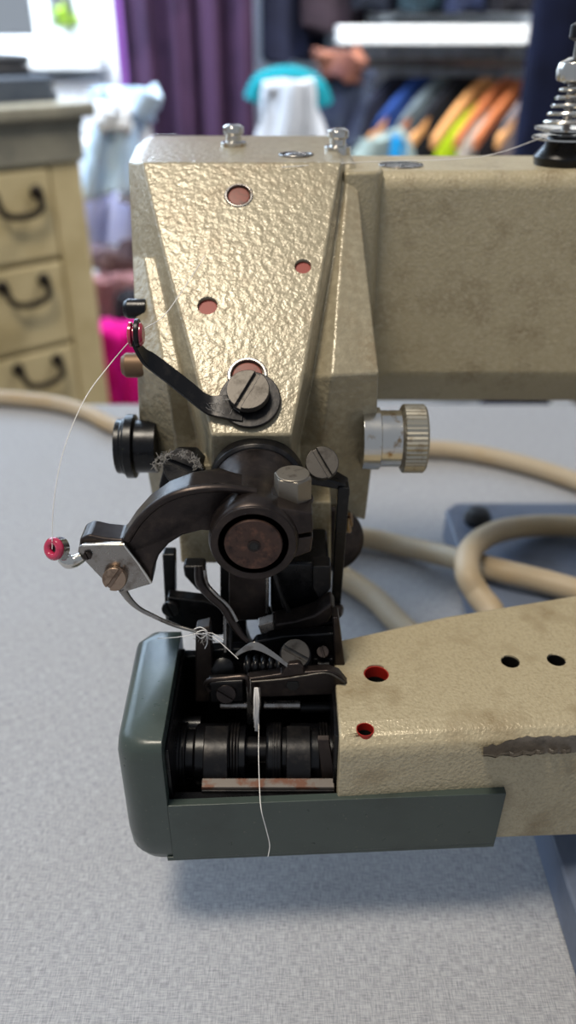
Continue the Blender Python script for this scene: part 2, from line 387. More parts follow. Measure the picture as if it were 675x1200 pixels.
# ---- shafts and clamps in the opening
cx = (xi+X0)/2
for k, (pl, pr) in enumerate(((201, 288), (312, 392))):
    a = PY(pl, 880, 18.6); b = PY(pr, 880, 18.6); zc = PY(250, 880, 18.6).z-.35
    g = MB(); g.lathe([(.95, 0), (1.0, .08), (1.0, .45), (.85, .5), (.85, .75), (.98, .8), (.98, b.x-a.x-.5), (.8, b.x-a.x-.45), (.8, b.x-a.x-.3), (.92, b.x-a.x-.26), (.92, b.x-a.x)], (a.x, 18.8, zc), (1, 0, 0), 40)
    o = part(g, 'clamp_drum', DBLACK, bevel=.03)
    cxx = PY((252, 350)[k], 890, 17.8).x
    st = MB(); st.strip([(cxx, 18.9, zc+1.1), (cxx, 18.2, zc+1.0), (cxx, 17.7, zc+.55), (cxx, 17.55, zc-.2), (cxx, 17.6, zc-.9)], (1, 0, 0), .78, .22)
    part(st, 'clamp_strap', BLACK, bevel=.04)
    for xx in (a.x+.35, b.x-.35):
        g = MB(); 
        for q in range(3): g.torus((xx-.1+q*.1, 18.8, zc), (1, 0, 0), .97, .045)
        part(g, 'drum_groove', BLACK, bevel=0)
    if k == 0:
        part(MB().lathe([(.14, 0), (.1, .05)], (cxx, 18.5, zc+1.02), (0, -.3, 1)), 'set_screw', HOLE, bevel=0)
part(MB().cyl((xi+.1, 18.8, 6.6), (X0-.1, 18.8, 6.6), .42), 'cross_shaft', BLACK, bevel=0)
rb = MB(); l = PY(236, 917, 17.3); r = PY(392, 917, 17.3); rb.prism([V((l.x, 17.2, l.z-.1)), V((r.x, 17.2, l.z-.1)), V((r.x, 17.5, l.z-.02)), V((l.x, 17.5, l.z-.02))], (0, -.02, -.2)); part(rb, 'rusty_front_bar', RUST, bevel=.03, label='steel bar speckled with rust')
rb = MB(); rb.prism([V((l.x, 17.12, l.z-.18)), V((r.x, 17.12, l.z-.18)), V((r.x, 17.12, l.z-.62)), V((l.x, 17.12, l.z-.62))], (0, .25, 0)); part(rb, 'front_bar_edge', BLACK, bevel=.03)
g = MB().prism([PY(372, 868, 18), PY(386, 868, 18), PY(393, 915, 17.6), PY(378, 918, 17.6)], (0, .15, .1)); part(g, 'drum_cheek', GUN, bevel=.03)
# shiny rods above the drums
for (x0, x1, y, YY, rr, m) in ((258, 291, 826, 19.6, .13, STEEL), (309, 352, 826, 19.6, .14, STEEL), (352, 388, 829, 19.8, .17, BLACK), (214, 236, 850, 19.6, .3, DBLACK)):
    a = PY(x0, y, YY); b = PY(x1, y, YY); part(MB().cyl(a, (b.x, a.y, a.z), rr), 'feed_rod', m, bevel=.02)
# ================================================================== front mechanism
YK = 19.4; ax = PY(297, 637, YK); up = V((0, 0, 1)); ny = V((0, -1, 0))
col = MB(); col.lathe([(1.42, 0), (1.42, .9), (1.3, 1.2), (1.24, 3.0), (1.3, 3.15), (1.3, 3.75), (1.22, 3.9), (1.1, 3.92)], (ax.x, 23.3, ax.z), ny, 48)
lug = PY(345, 615, YK+.8)
col.prism([V((ax.x+.5, YK+.15, ax.z+1.15)), V((ax.x+1.68, YK+.3, ax.z+.82)), V((ax.x+1.72, YK+.3, ax.z+.18)), V((ax.x+.9, YK+.1, ax.z+.12))], (0, 1.5, 0))
col.prism([V((ax.x+.9, YK+.1, ax.z+.02)), V((ax.x+1.72, YK+.3, ax.z+.06)), V((ax.x+1.66, YK+.3, ax.z-.5)), V((ax.x+.7, YK+.15, ax.z-.85))], (0, 1.5, 0))
part(col, 'clamp_collar', GUN, bevel=.07, seg=2)
part(MB().ring((ax.x, YK+.06, ax.z), ny, 1.24, 1.0, .12), 'collar_rim', GUN, bevel=.04)
part(MB().ring((ax.x, YK+.02, ax.z), ny, 1.0, .84, .04), 'collar_groove', HOLE, bevel=0)
sf = MB().lathe([(.84, 0), (.82, .12), (.2, .14)], (ax.x, YK+.02, ax.z), ny, 40); part(sf, 'drive_shaft', mat('rust_tinged_steel', (74, 56, 50), .5, .6, .5, None, [((104, 74, 62), 500, .5, .7), ((36, 28, 28), 200, .5, .7)]), bevel=.02)
part(MB().cyl((ax.x+.02, YK-.1, ax.z), (ax.x+.02, YK-.15, ax.z), .13), 'shaft_centre_hole', HOLE, bevel=0)
part(MB().ring((ax.x+.02, YK-.11, ax.z), ny, .19, .12, .04), 'shaft_centre_rim', GUN, bevel=0)
# hex bolt
hp = PY(343, 562, YK+1.2); hx = MB(); h0 = ax.z+.8
hx.lathe([(.5, 0), (.57, .05), (.57, hp.z-h0+.12), (.53, hp.z-h0+.18)], (hp.x, hp.y, h0), up, 6, hint=(.25, -1, 0)); hx.lathe([(.5, 0), (.48, .05), (.1, .06)], (hp.x, hp.y, hp.z+.17), up, 32)
part(hx, 'hex_bolt', HEXM, bevel=.04, label='bare steel hexagon bolt')
part(MB().lathe([(.62, 0), (.6, .12)], (hp.x, hp.y, h0-.06), up), 'bolt_seat', GUN, bevel=.03)
part(MB().lathe([(1.5, 0), (1.56, .1), (1.56, .6), (1.45, .7)], (ax.x, 23.3, ax.z), ny, 48), 'collar_flange', BLACK, bevel=.04)
# ---- curved lever arm to the left
lv = [(296, 583), (285, 572), (255, 567), (222, 570), (195, 580), (172, 596), (155, 615), (143, 633), (122, 631), (104, 627), (93, 632), (92, 645), (100, 652), (140, 655), (150, 690), (178, 686), (180, 668), (186, 652), (198, 638), (214, 628), (235, 622), (262, 622), (296, 625)]
YV = 20.0
lm = MB(); lm.prism([PY(x, y, YV+(.5 if x > 240 else 0)) for x, y in lv], (0, .9, 0))
part(lm, 'curved_lever', GUN, bevel=.1, seg=3, ang=35, label='gunmetal curved needle lever')
part(MB().tube([PY(300, 577, YV+.2), PY(262, 572, YV+.1), PY(222, 575, YV), PY(190, 587, YV-.05), PY(166, 607, YV-.05), PY(149, 632, YV-.02)], .13), 'lever_rim', GUN, bevel=0)
# silver plate
sp = MB(); YS = YV-.14
sp.prism([PY(x, y, YS) for x, y in ((91, 648), (92, 641), (100, 637), (143, 636), (147, 639), (177, 681), (176, 685), (147, 694), (138, 693), (128, 688), (103, 662))], (0, .12, 0))
part(sp, 'needle_clamp_plate', STEEL, bevel=.05, seg=2, label='bright steel needle clamp plate')
part(MB().tube([PY(97, 639, YS-.04), PY(120, 638, YS-.04), PY(145, 638, YS-.04), PY(162, 660, YS-.04), PY(177, 683, YS-.04)], .045, sm=0), 'plate_edge', CHROME, bevel=0)
part(MB().screw(PY(136, 676, YS), (0, -1, .35), .36, .3, -.62), 'clamp_screw', WARM, bevel=.03, label='warm-toned slotted screw')
part(MB().screw(PY(103, 650, YS), ny, .13, .1, .3), 'plate_rivet', GUN, bevel=.01)
# eyelet holder and red porcelain eyelet
e0 = PY(64, 643, YS-.1); eax = (PY(57, 640, YS-.5)-e0).normalized(); eax = V((-.45, -.8, .4)).normalized()
part(MB().tube([PY(97, 652, YS+.05), PY(88, 657, YS), PY(80, 658, YS-.05), PY(74, 653, YS+.05)], [.16, .2, .22, .2]), 'eyelet_holder', CHROME, bevel=0)
part(MB().ring(e0-eax*.3, eax, .33, .2, .3), 'eyelet_ferrule', CHROME, bevel=.03)
part(MB().torus(e0+eax*.03, eax, .225, .125), 'porcelain_eyelet', PINK, bevel=0, label='red porcelain thread eyelet')
part(MB().cyl(e0-eax*.05, e0-eax*.02, .15), 'eyelet_bore', HOLE, bevel=0)
# curved needle
part(MB().tube([PY(143, 690, YV-.05), PY(152, 703, YV-.05), PY(163, 713, YV-.05), PY(180, 722, YV-.1), PY(205, 733, YV-.2), PY(232, 741, YV-.3), PY(252, 752, YV-.3)], [.13, .1, .075, .07, .06, .05, .02]), 'curved_needle', STEEL, bevel=0)
# ---- thread guide arm over the panel (top left)
g0 = on(293, 470, -.12)
part(MB().ring(on(293, 470, -.02), PN, .98, .3, .16), 'guide_washer', BLACK, bevel=.04)
part(MB().screw(on(291, 461, -.3), PN, .68, .3, math.radians(-28)), 'guide_screw', DSCREW, bevel=.03, label='large slotted steel screw')
part(MB().cyl(on(291, 466, -.1), on(291, 463, -.34), .5), 'guide_screw_shoulder', BLACK, bevel=.02)
gp = [on(285, 478, -.16), on(262, 477, -.2), on(243, 474, -.22), on(222, 458, -.5), on(198, 439, -.9), on(178, 424, -1.2)]
gp += [gp[-1]+V((-.22, -.12, .25)), gp[-1]+V((-.40, -.15, .62)), gp[-1]+V((-.5, -.15, 1.05))]
wd = [V((0, .76, .65))]*3+[V((.15, .76, .65))]*3+[V((0, .85, .5)), V((0, .95, .3)), V((0, 1, 0))]
part(MB().strip(gp, wd, [1.0, .8, .66, .6, .58, .56, .52, .46, .42], .13), 'thread_guide_arm', BLACK, bevel=.03, label='black bent thread guide arm')
gt = PY(161, 391, gp[-1].y); part(MB().ring((gt.x-.06, gt.y, gt.z+.02), (1, 0, 0), .42, .26, .14), 'guide_eye', BLACK, bevel=.03)
part(MB().lathe([(.3, 0), (.37, .03), (.37, .1), (.25, .14), (.25, .26), (.35, .3), (.35, .38), (.26, .44)], (gt.x-.26, gt.y, gt.z-.02), (1, 0, 0), 28), 'guide_eyelet', PINK, bevel=0, label='red porcelain guide eyelet')
# ---- side screws, U bracket
part(MB().screw(PY(214, 549, 23.5), (0, -.75, .65), .6, .35, math.radians(68)), 'bracket_screw', BLACK, bevel=.03)
part(MB().screw(PY(377, 545, 23.2), (0, -.75, .65), .53, .38, math.radians(30)), 'bracket_screw', DSCREW, bevel=.03)
b1 = MB(); 
b1.prism([PY(x, y, 23.7) for x, y in ((188, 592), (186, 570), (192, 548), (205, 537), (228, 537), (240, 550), (240, 572), (215, 578))], (0, .9, 0)); 
part(b1, 'left_bracket_boss', BLACK, bevel=.08)
b2 = MB(); b2.prism([PY(x, y, 23.3) for x, y in ((360, 556), (398, 566), (410, 573), (410, 582), (396, 580), (396, 574), (360, 568))], (0, .8, 0)); 
b2.prism([PY(x, y, 23.2) for x, y in ((396, 572), (410, 572), (399, 716), (387, 716))], (0, .5, 0))
part(b2, 'right_bracket_arm', DBLACK, bevel=.05)
b3 = MB(); b3.prism([PY(x, y, 23.2) for x, y in ((190, 650), (205, 650), (206, 728), (194, 728))], (0, .5, 0))
b3.prism([PY(x, y, 22.6) for x, y in ((196, 700), (240, 705), (262, 712), (262, 745), (232, 745), (208, 733), (196, 728))], (0, .5, 0))
part(b3, 'left_bracket_arm', DBLACK, bevel=.06)
part(MB().screw(PY(200, 712, 22.5), ny, .3, .15, .4), 'bracket_pivot', BLACK, bevel=.02)
p = PY(396, 715, 23.1); part(MB().lathe([(.26, 0), (.26, .2), (.16, .28)], p-V((.1, 0, 0)), (1, -.4, 0)), 'bracket_pivot', GUN, bevel=.02)
p = PY(400, 612, 24.3); part(MB().screw(p, (1, -.3, .1), .36, .35, .4), 'side_screw', BRASS, bevel=.03, label='brassy side screw')
# ---- dark cam disc at the right under the head
dc = PY(386, 642, 25.2); part(MB().lathe([(1.2, 0), (1.28, .1), (1.28, .42), (1.15, .5), (.4, .52)], dc+V((0, .5, .2)), (0, -1, .25), 56), 'cam_disc', GUN, bevel=.03)
# ---- black knob left, knurled knob right
p = PY(166, 523, 26.2); kb = MB().lathe([(.95, -.6), (.95, .15), (1.15, .2), (1.15, .5), (1.02, .54), (1.02, .62), (.98, .66), (.98, .85), (.6, .9)], p, (-1, 0, 0), 40)
part(kb, 'left_knob', DBLACK, bevel=.03, label='black side knob')
p = PY(440, 514, 26.0); kk = p
part(MB().lathe([(1.1, -.5), (1.1, .12), (1.0, .14), (1.0, 1.1)], p, (1, 0, 0), 44), 'knob_sleeve', CHROME, bevel=.02, label='chrome sleeve with rust marks')
kn = MB(); prof = []; seg = 88
x, y, a = frame((1, 0, 0)); vs = []; fs = []
pr = [(1.0, .85), (1.14, .9), (1.22, .96), (1.22, 1.66), (1.14, 1.74), (.9, 1.76)]
for i, (r_, h_) in enumerate(pr):
    for k in range(seg):
        rr = r_-(.035 if (k % 2 and 1 < i < 4) else 0); t = 2*math.pi*k/seg; vs.append(p+a*h_+(x*math.cos(t)+y*math.sin(t))*rr)
for i in range(len(pr)-1):
    for k in range(seg): fs.append([i*seg+k, i*seg+(k+1) % seg, (i+1)*seg+(k+1) % seg, (i+1)*seg+k])
fs += [list(range(seg))[::-1], [(len(pr)-1)*seg+k for k in range(seg)]]
kn.add(vs, fs); part(kn, 'knurled_knob', KNURL, bevel=0, smooth=False, label='knurled chrome knob')
for (px, py, rr) in ((154, 362, .35), (152, 428, .42)):
    p = PY(px+8, py, 28 if py < 400 else 26.5); part(MB().lathe([(rr, -.3), (rr, .35), (rr*.7, .5)], p, (-1, 0, 0)), 'side_stud', STUD if py > 400 else DBLACK, bevel=.02)
# ---- needle bar block below the collar
nb = MB(); nb.prism([PY(x, y, 21.6) for x, y in ((268, 664), (314, 664), (314, 722), (304, 727), (278, 728), (268, 718))], (0, 1.6, 0)); part(nb, 'needle_guide_block', GUN, bevel=.06)
part(MB().cyl(PY(313, 668, 21.5), PY(313, 718, 21.5), .06), 'guide_edge_glint', STEEL, bevel=0)  # bright rod added as the highlight on the block's right edge
nb = MB(); nb.prism([PY(x, y, 21.9) for x, y in ((317, 660), (386, 660), (384, 712), (362, 728), (328, 728), (317, 718))], (0, 2.2, 0)); part(nb, 'foot_lift_housing', DBLACK, bevel=.12)
part(MB().tube([PY(322, 672, 21.5), PY(330, 700, 21.4), PY(345, 722, 21.4), PY(372, 716, 21.4)], .1), 'housing_spring', BLACK, bevel=0)
nb = MB(); nb.prism([PY(x, y, 21.5) for x, y in ((366, 664), (388, 664), (388, 690), (376, 706), (366, 690))], (0, .6, 0)); part(nb, 'housing_rib', BLACK, bevel=.06)
nb = MB(); nb.prism([PY(x, y, 23) for x, y in ((214, 664), (240, 664), (241, 690), (232, 694), (216, 676))], (0, .6, 0)); part(nb, 'shaft_tail', BLACK, bevel=.1)
nb = MB(); nb.prism([PY(x, y, 22.6) for x, y in ((258, 664), (270, 664), (272, 742), (258, 742))], (0, .5, 0)); part(nb, 'back_plate', DBLACK, bevel=.03)
nb = MB(); nb.prism([PY(x, y, 22.6) for x, y in ((262, 718), (288, 718), (289, 742), (294, 756), (300, 762), (262, 766))], (0, .4, 0)); nb.prism([PY(x, y, 22.6) for x, y in ((305, 718), (320, 718), (320, 762), (300, 762), (306, 748))], (0, .4, 0)); part(nb, 'rear_plate', DBLACK, bevel=.03)
lt = MB()
for cx_, cy_, rx_, ry_, n_, YY in ((208, 546, 26, 16, 110, 23.1), (262, 476, 18, 8, 26, 23.4), (236, 742, 10, 8, 16, 19.7)):
    for k in range(n_):
        a = random.uniform(math.pi*.9, math.pi*2.05) if n_ == 110 else random.uniform(0, 6.28); q_ = random.uniform(.7, 1.08)
        p = PY(cx_+rx_*q_*math.cos(a), cy_+ry_*q_*math.sin(a), YY+random.uniform(-.15, .15)); d = V((random.uniform(-1, 1), random.uniform(-1, 1), random.uniform(-1, 1)))*.12
        lt.tube([p-d, p+V((random.uniform(-.05, .05), 0, random.uniform(-.05, .05))), p+d], .007, seg=4, sm=2)
o = part(lt, 'lint', mat('grey_lint', (150, 146, 142), .9), bevel=0, label='grey lint clinging to the oily screws'); o['kind'] = 'stuff'
# crescent foot
cr = [(312, 741), (322, 732), (345, 729), (368, 722), (388, 708), (393, 716), (384, 730), (362, 741), (340, 747), (318, 750)]
part(MB().prism([PY(x, y, 20.9) for x, y in cr], (0, .6, .15)), 'crescent_foot', GUN, bevel=.07, label='crescent-shaped presser foot')
part(MB().prism([PY(x, y, 20.7) for x, y in ((302, 733), (320, 728), (322, 738), (306, 744))], (0, .3, .1)), 'foot_tip', STEEL, bevel=.04)
cr = [(316, 742), (352, 738), (392, 728), (396, 750), (330, 756)]
part(MB().prism([PY(x, y, 21.3) for x, y in cr], (0, .7, 0)), 'foot_backing', DBLACK, bevel=.07)
# twisted bright lever
part(MB().tube([PY(234, 664, 21.3), PY(236, 682, 21), PY(247, 697, 20.7), PY(262, 711, 20.5), PY(272, 728, 20.3), PY(283, 745, 20.1), PY(291, 752, 20)], [.17, .2, .17, .15, .15, .1, .07]), 'bent_looper_lever', GUN, bevel=0, label='bent gunmetal looper lever')
part(MB().tube([PY(240, 668, 20.95), PY(243, 684, 20.8), PY(253, 696, 20.55), PY(268, 711, 20.35), PY(278, 728, 20.15)], .055), 'looper_edge', STEEL, bevel=0)
for px, m in ((264, STEEL), (270, BLACK)):
    part(MB().cyl(PY(px, 722, 20.9), PY(px, 764, 20.4), .06), 'guide_pin', m, bevel=0)
# ---- presser plate unit
YPt = 20.2; YPf = 19.0
pu = MB()
pu.prism([PY(x, y, YPt) for x, y in ((229, 738), (246, 734), (250, 790), (246, 823), (229, 823))], (0, .5, 0))
part(pu, 'presser_side_plate', GUN, bevel=.05)
pu = MB(); pu.prism([PY(x, y, YPt) for x, y in ((390, 724), (397, 724), (408, 808), (392, 790))], (0, .6, 0)); part(pu, 'presser_side_plate', GUN, bevel=.05)
pu = MB(); pu.prism([PY(x, y, YPt+.3) for x, y in ((300, 752), (330, 746), (394, 742), (400, 790), (290, 792), (290, 765))], (0, .4, 0)); pu.prism([PY(x, y, YPt+.35) for x, y in ((240, 762), (300, 760), (300, 800), (240, 800))], (0, .4, 0))
part(pu, 'presser_body', DBLACK, bevel=.06)
fb = [(289, 796), (330, 790), (334, 783), (338, 779), (351, 778), (356, 782), (357, 788), (385, 786), (398, 791), (408, 803), (406, 814), (290, 818)]
part(MB().prism([PY(x, y, YPf+.3) for x, y in fb], (0, .35, 0)), 'presser_front_bar', GUN, bevel=.06, seg=2, label='gunmetal presser front bar')
part(MB().tube([PY(294, 799, YPf+.26), PY(330, 796, YPf+.26), PY(356, 792, YPf+.26), PY(384, 789, YPf+.26), PY(404, 800, YPf+.26)], .035), 'front_bar_edge', DSCREW, bevel=0)
part(MB().prism([PY(x, y, YPf+.27) for x, y in ((337, 799), (349, 799), (351, 804), (347, 809), (339, 809), (335, 804))], (0, .1, 0)), 'bar_slot', HOLE, bevel=.02)
part(MB().tube([PY(292, 815, YPf+.25), PY(290, 797, YPf+.2), PY(284, 793, YPf+.2), PY(262, 795, YPf+.2), PY(246, 797, YPf+.22), PY(241, 803, YPf+.3), PY(245, 809, YPf+.35)], .085), 'wire_loop', GUN, bevel=0)
part(MB().prism([PY(x, y, YPf+.4) for x, y in ((243, 800), (286, 798), (286, 822), (246, 824))], (0, .4, 0)), 'presser_tongue', BLACK, bevel=.08)
part(MB().screw(PY(265, 812, YPf+.4), (0, -.9, .3), .32, .12, 1.0), 'presser_screw', GUN, bevel=.02)
part(MB().screw(PY(346, 766, YPt-.35), (0, -.75, .65), .46, .3, -.5+math.pi/2), 'presser_screw', DSCREW, bevel=.03)
part(MB().lathe([(.52, 0), (.5, .1)], PY(346, 768, YPt-.2), (0, -.75, .65)), 'screw_seat', BLACK, bevel=.02)
part(MB().bb(PY(366, 790, YPt+.1), PY(391, 762, YPt+.55)), 'stop_block', BLACK, bevel=.07)
part(MB().screw(PY(378, 765, YPt+.1), (0, -.6, .8), .2, .2, .3), 'stop_screw', GUN, bevel=.02)
part(MB().cyl(PY(372, 780, YPt+.0), PY(386, 780, YPt+.0), .22), 'stop_roller', DBLACK, bevel=.03)
co = MB()
for k in range(5):
    p = PY(291+k*9, 781, YPt-.05); co.torus(p, (1, 0, .0), .3, .1)
part(co, 'return_spring', DBLACK, bevel=0)
part(MB().cyl(PY(286, 781, YPt-.05), PY(332, 781, YPt-.05), .22), 'spring_pin', BLACK, bevel=0)
part(MB().lathe([(.4, 0), (.45, .1), (.4, .4), (.2, .5)], PY(262, 782, YPt+.35), (0, -.8, .5)), 'tension_boss', DBLACK, bevel=.03)
# V-shaped leaf spring
part(MB().strip([PY(276, 768, YPf+.6), PY(288, 760, YPf+.55), PY(300, 757, YPf+.5), PY(318, 766, YPf+.45), PY(340, 782, YPf+.35)], (0, .6, .8), [.12, .2, .26, .2, .14], .05), 'leaf_spring', STEEL, bevel=.015, label='V-shaped steel leaf spring')
part(MB().strip([PY(291, 796, YPf+.2), PY(292, 815, YPf+.2), PY(293, 835, YPf+.35), PY(295, 848, YPf+.5)], (1, 0, 0), [.16, .16, .2, .28], .07), 'fabric_finger', STEEL, bevel=.015)
part(MB().strip([PY(303, 800, YPf+.35), PY(304, 820, YPf+.3), PY(303, 842, YPf+.5)], (1, 0, 0), [.1, .12, .12], .06), 'fabric_finger', STEEL, bevel=.015)
# ---- studs on top and tension post
for px, py in ((274, 166), (396, 171)):
    p = PY(px, py, 34.5 if px < 300 else 33.5); n_ = up
    part(MB().lathe([(.5, -.4), (.5, .1), (.3, .12), (.3, .36), (.4, .4), (.4, .64), (.26, .72)], p-up*.1, n_, 30), 'top_stud', CHROME, bevel=.02)
p = PZ(470, 194, ZT); part(MB().lathe([(.85, -.2), (.85, .05), (.4, .1)], p, up, 36), 'arm_plug', STEEL, bevel=.02)
# tension discs
tp = V((12.6, 34.0, ZT)); t_ = PZ(658, 194, ZT); tp = V((t_.x, t_.y+.2, ZT))
part(MB().lathe([(.95, -.1), (1.05, .3), (.7, .7), (.6, 1.0)], tp, up, 36), 'tension_base', DBLACK, bevel=.03)
for h_, r_ in ((.78, 1.2), (1.1, 1.15)): part(MB().lathe([(.2, 0), (r_*.6, .02), (r_, .14), (r_, .2), (r_*.6, .09), (.2, .08)], tp+up*h_, up, 36), 'tension_disc', CHROME, bevel=0)
part(MB().cyl(tp+up*.5, tp+up*4.6, .16), 'tension_post', STEEL, bevel=0)
spn = MB(); pts = []
for k in range(5*16+1):
    t = k/16*2*math.pi; u = k/80; pts.append(tp+up*(1.35+u*1.35)+V((math.cos(t), math.sin(t), 0))*(.85-.5*u))
spn.tube(pts, .075, seg=8, sm=0); part(spn, 'tension_spring', CHROME, bevel=0)
part(MB().lathe([(.3, 0), (.62, .1), (.68, .45), (.6, .7), (.3, .85)], tp+up*2.75, up, 32), 'tension_nut', CHROME, bevel=.03)
part(MB().lathe([(.2, 0), (.4, .1), (.4, .5), (.2, .6)], tp+up*4.1, up, 24), 'post_tip', BLACK, bevel=.03)
# ================================================================== THREADS
ey = V((gt.x, gt.y, gt.z)); tr = .014
o = MB().tube([tp+V((-.9, -.3, 1.0)), PY(560, 184, 31.5), PY(420, 190, 31.2), PY(330, 196, 30.6)], tr, seg=6, sm=6).build('thread', THREAD, None, base=tp)
tag(o, 'fine thread running from the tension discs along the top of the machine arm', 'thread')
o = MB().tube([on(240, 300, -.3), on(212, 343, -.4), on(190, 372, -.9), ey, PY(128, 428, ey.y-.2), PY(98, 470, 21.5), PY(74, 530, 20.6), PY(63, 590, 20), e0+eax*.1], tr, seg=6).build('thread', THREAD, None, base=ey)
tag(o, 'pale thread looping from the upper guide eyelet down to the red needle eyelet', 'thread')
o = MB().tube([PY(300, 818, 19.15), PY(303, 850, 19.0), PY(303, 880, 17.6), PY(304, 920, 16.9), PY(306, 948, 16.2), PY(312, 972, 16.15), PY(316, 990, 16.1), PY(314, 1004, 16.0)], tr, seg=6).build('thread', THREAD, None, base=PY(300, 818, 19.15))
tag(o, 'loose white thread end hanging down over the grey-green cover', 'thread')
bd = MB()
for k in range(14):
    a = random.uniform(-3.5, 3.5); bd.tube([PY(300+a*.6, 806, 19.1), PY(300+a, 822, 19.0+random.uniform(-.08, .08)), PY(300+a*.8+random.uniform(-1, 1), 838, 19.0), PY(300+a*.9, random.uniform(844, 858), 19.1)], .022, seg=6)
o = bd.build('thread_tuft', THREAD, None, base=PY(300, 840, 19)); tag(o, 'tuft of frayed white thread under the presser bar', 'thread')
tg = MB()
tg.tube([PY(185, 748, 20.3), PY(205, 747, 20.1), PY(225, 744, 19.85), PY(238, 742, 19.7), PY(252, 748, 19.7), PY(266, 760, 19.6), PY(279, 772, 19.5)], tr, seg=6)
tg.tube([PY(226, 738, 19.75), PY(235, 735, 19.65), PY(243, 741, 19.62), PY(236, 748, 19.66), PY(230, 742, 19.6), PY(240, 739, 19.58), PY(243, 752, 19.7), PY(240, 760, 19.8)], tr, seg=6)
tg.tube([PY(222, 742, 19.75), PY(236, 743, 19.6), PY(248, 742, 19.7), PY(262, 750, 19.7)], tr, seg=6)
o = tg.build('thread', THREAD, None, base=PY(238, 742, 19.7)); tag(o, 'tangled white thread caught on the curved needle tip', 'thread')
# ================================================================== CABLES
cr_ = .62
def cab(pts, label, zs=None):
    mb = MB().tube([PZ(x, y, z) for x, y, z in pts], cr_, seg=16, sm=10)
    o = mb.build('cable', CABLE, None, base=(0, 45, .3)); tag(o, label, 'cable'); return o
cab([(-120, 470, .85), (-40, 464, .85), (0, 466, .85), (60, 472, .85), (100, 483, .85), (135, 500, .85), (200, 520, .85), (300, 532, .85), (420, 528, .85), (505, 526, .85), (560, 532, .85), (620, 546, .85), (680, 566, .85), (760, 600, .85)], 'cream cable along the back of the table behind the machine head')
cab([(800, 720, 2.9), (720, 704, 2.9), (640, 682, 2.9), (575, 666, 2.9), (520, 651, 1.5), (475, 641, .9), (430, 631, .9), (380, 628, .9), (352, 645, .9), (370, 662, .9), (405, 678, .9), (440, 702, .9), (480, 742, .9), (530, 770, 1.2), (575, 757, 2.4), (578, 722, 3.2), (560, 696, 3.6), (548, 672, 4.2), (552, 644, 4.2), (580, 624, 3.5), (630, 616, 2.9), (690, 618, 2.9), (760, 626, 2.9)], 'cream cable coiled in a loop on the blue-grey base plate behind the lower arm')
# ================================================================== TABLE
tb = thing('table', (10, 18, -75), 'work table covered with a pale grey linen cloth', 'table')
MB().bb((-75, -30, -3.2), (95, 61.2, -.15)).build('tabletop', WOODG, tb, .2)
for x, y in ((-70, -25), (90, -25), (-70, 56), (90, 56)): MB().bb((x-2.5, y-2.5, -75), (x+2.5, y+2.5, -3.2)).build('leg', WOODG, tb, .3)
tc = MB(); nx, nyy = 40, 24; x0, x1, y0, y1 = -76, 96, -31, 62.0
ptsx = [x0+(x1-x0)*i/nx for i in range(nx+1)]; ptsy = [y0+(y1-y0)*j/nyy for j in range(nyy+1)]
vs = []; 
for j, y in enumerate([y0-.8, y0-.5]+ptsy+[y1+.4, y1+.6]):
    for i, x in enumerate([x0-.8, x0-.5]+ptsx+[x1+.5, x1+.8]):
        z = .12
        if j == 0 or j == nyy+4 or i == 0 or i == nx+4: z = -24
        elif j == 1 or j == nyy+3 or i == 1 or i == nx+3: z = -.4
        vs.append(V((x, y, z)))
W = nx+5; fs = [[j*W+i, j*W+i+1, (j+1)*W+i+1, (j+1)*W+i] for j in range(nyy+4) for i in range(nx+4)]
tc.add(vs, fs); o = tc.build('tablecloth', LINEN, None, base=(10, 15, 0), fix=False); tag(o, 'pale grey linen-weave tablecloth under the sewing machine', 'tablecloth')
sd = o.modifiers.new('thick', 'SOLIDIFY'); sd.thickness = .001; sd.offset = -1
# ================================================================== ROOM
def st(mb, name, m, **k): return struct(mb.build(name, m, None, **k))
st(MB().bb((-260, -120, -77), (320, 262, -75)), 'floor', FLOORM, smooth=False)
YW = 235
def wallbox(name, a, b): return st(MB().bb(a, b), name, WALLM, smooth=False)
wa = PY(48, 0, YW); wb = PY(108, 62, YW)
# back wall with a window opening (x from wx0 to wx1, sill at wz0)
wx0, wx1, wz0, wz1 = -135, wb.x, wb.z, 120
w = MB(); w.bb((-260, YW, -75), (wx0, YW+12, 170)); w.bb((wx1, YW, -75), (320, YW+12, 170)); w.bb((wx0, YW, -75), (wx1, YW+12, wz0)); w.bb((wx0, YW, wz1), (wx1, YW+12, 170))
st(w, 'wall_back', WALLM, smooth=False)
wf = MB(); t = 3.6
for a, b in (((wx0, wz0), (wx1, wz0+t)), ((wx0, wz1-t), (wx1, wz1)), ((wx0, wz0), (wx0+t, wz1)), ((wx1-t, wz0), (wx1, wz1)), ((wa.x-3, wz0), (wa.x+1, wz1)), ((wx0+33, wz0), (wx0+36, wz1))):
    e_ = .15 if b[0]-a[0] < 5 else 0; wf.bb((a[0], YW+2-e_, a[1]+e_), (b[0], YW+6+e_, b[1]-e_))
wn = st(wf, 'window_1', WHITE)
GL = bpy.data.materials.new('window_glass'); GL.use_nodes = True; b = GL.node_tree.nodes['Principled BSDF']; b.inputs['Transmission Weight'].default_value = 1; b.inputs['Roughness'].default_value = 0; b.inputs['IOR'].default_value = 1.0; b.inputs['Base Color'].default_value = (.95, .98, 1, 1)
MB().bb((wx0, YW+3.8, wz0), (wx1, YW+4.1, wz1)).build('glass', GL, wn, smooth=False)
st(MB().bb((wx0-4, YW-13, wz0-3.2), (wx1+4, YW+2, wz0-.1)), 'trim_1', WHITE, bevel=.3)
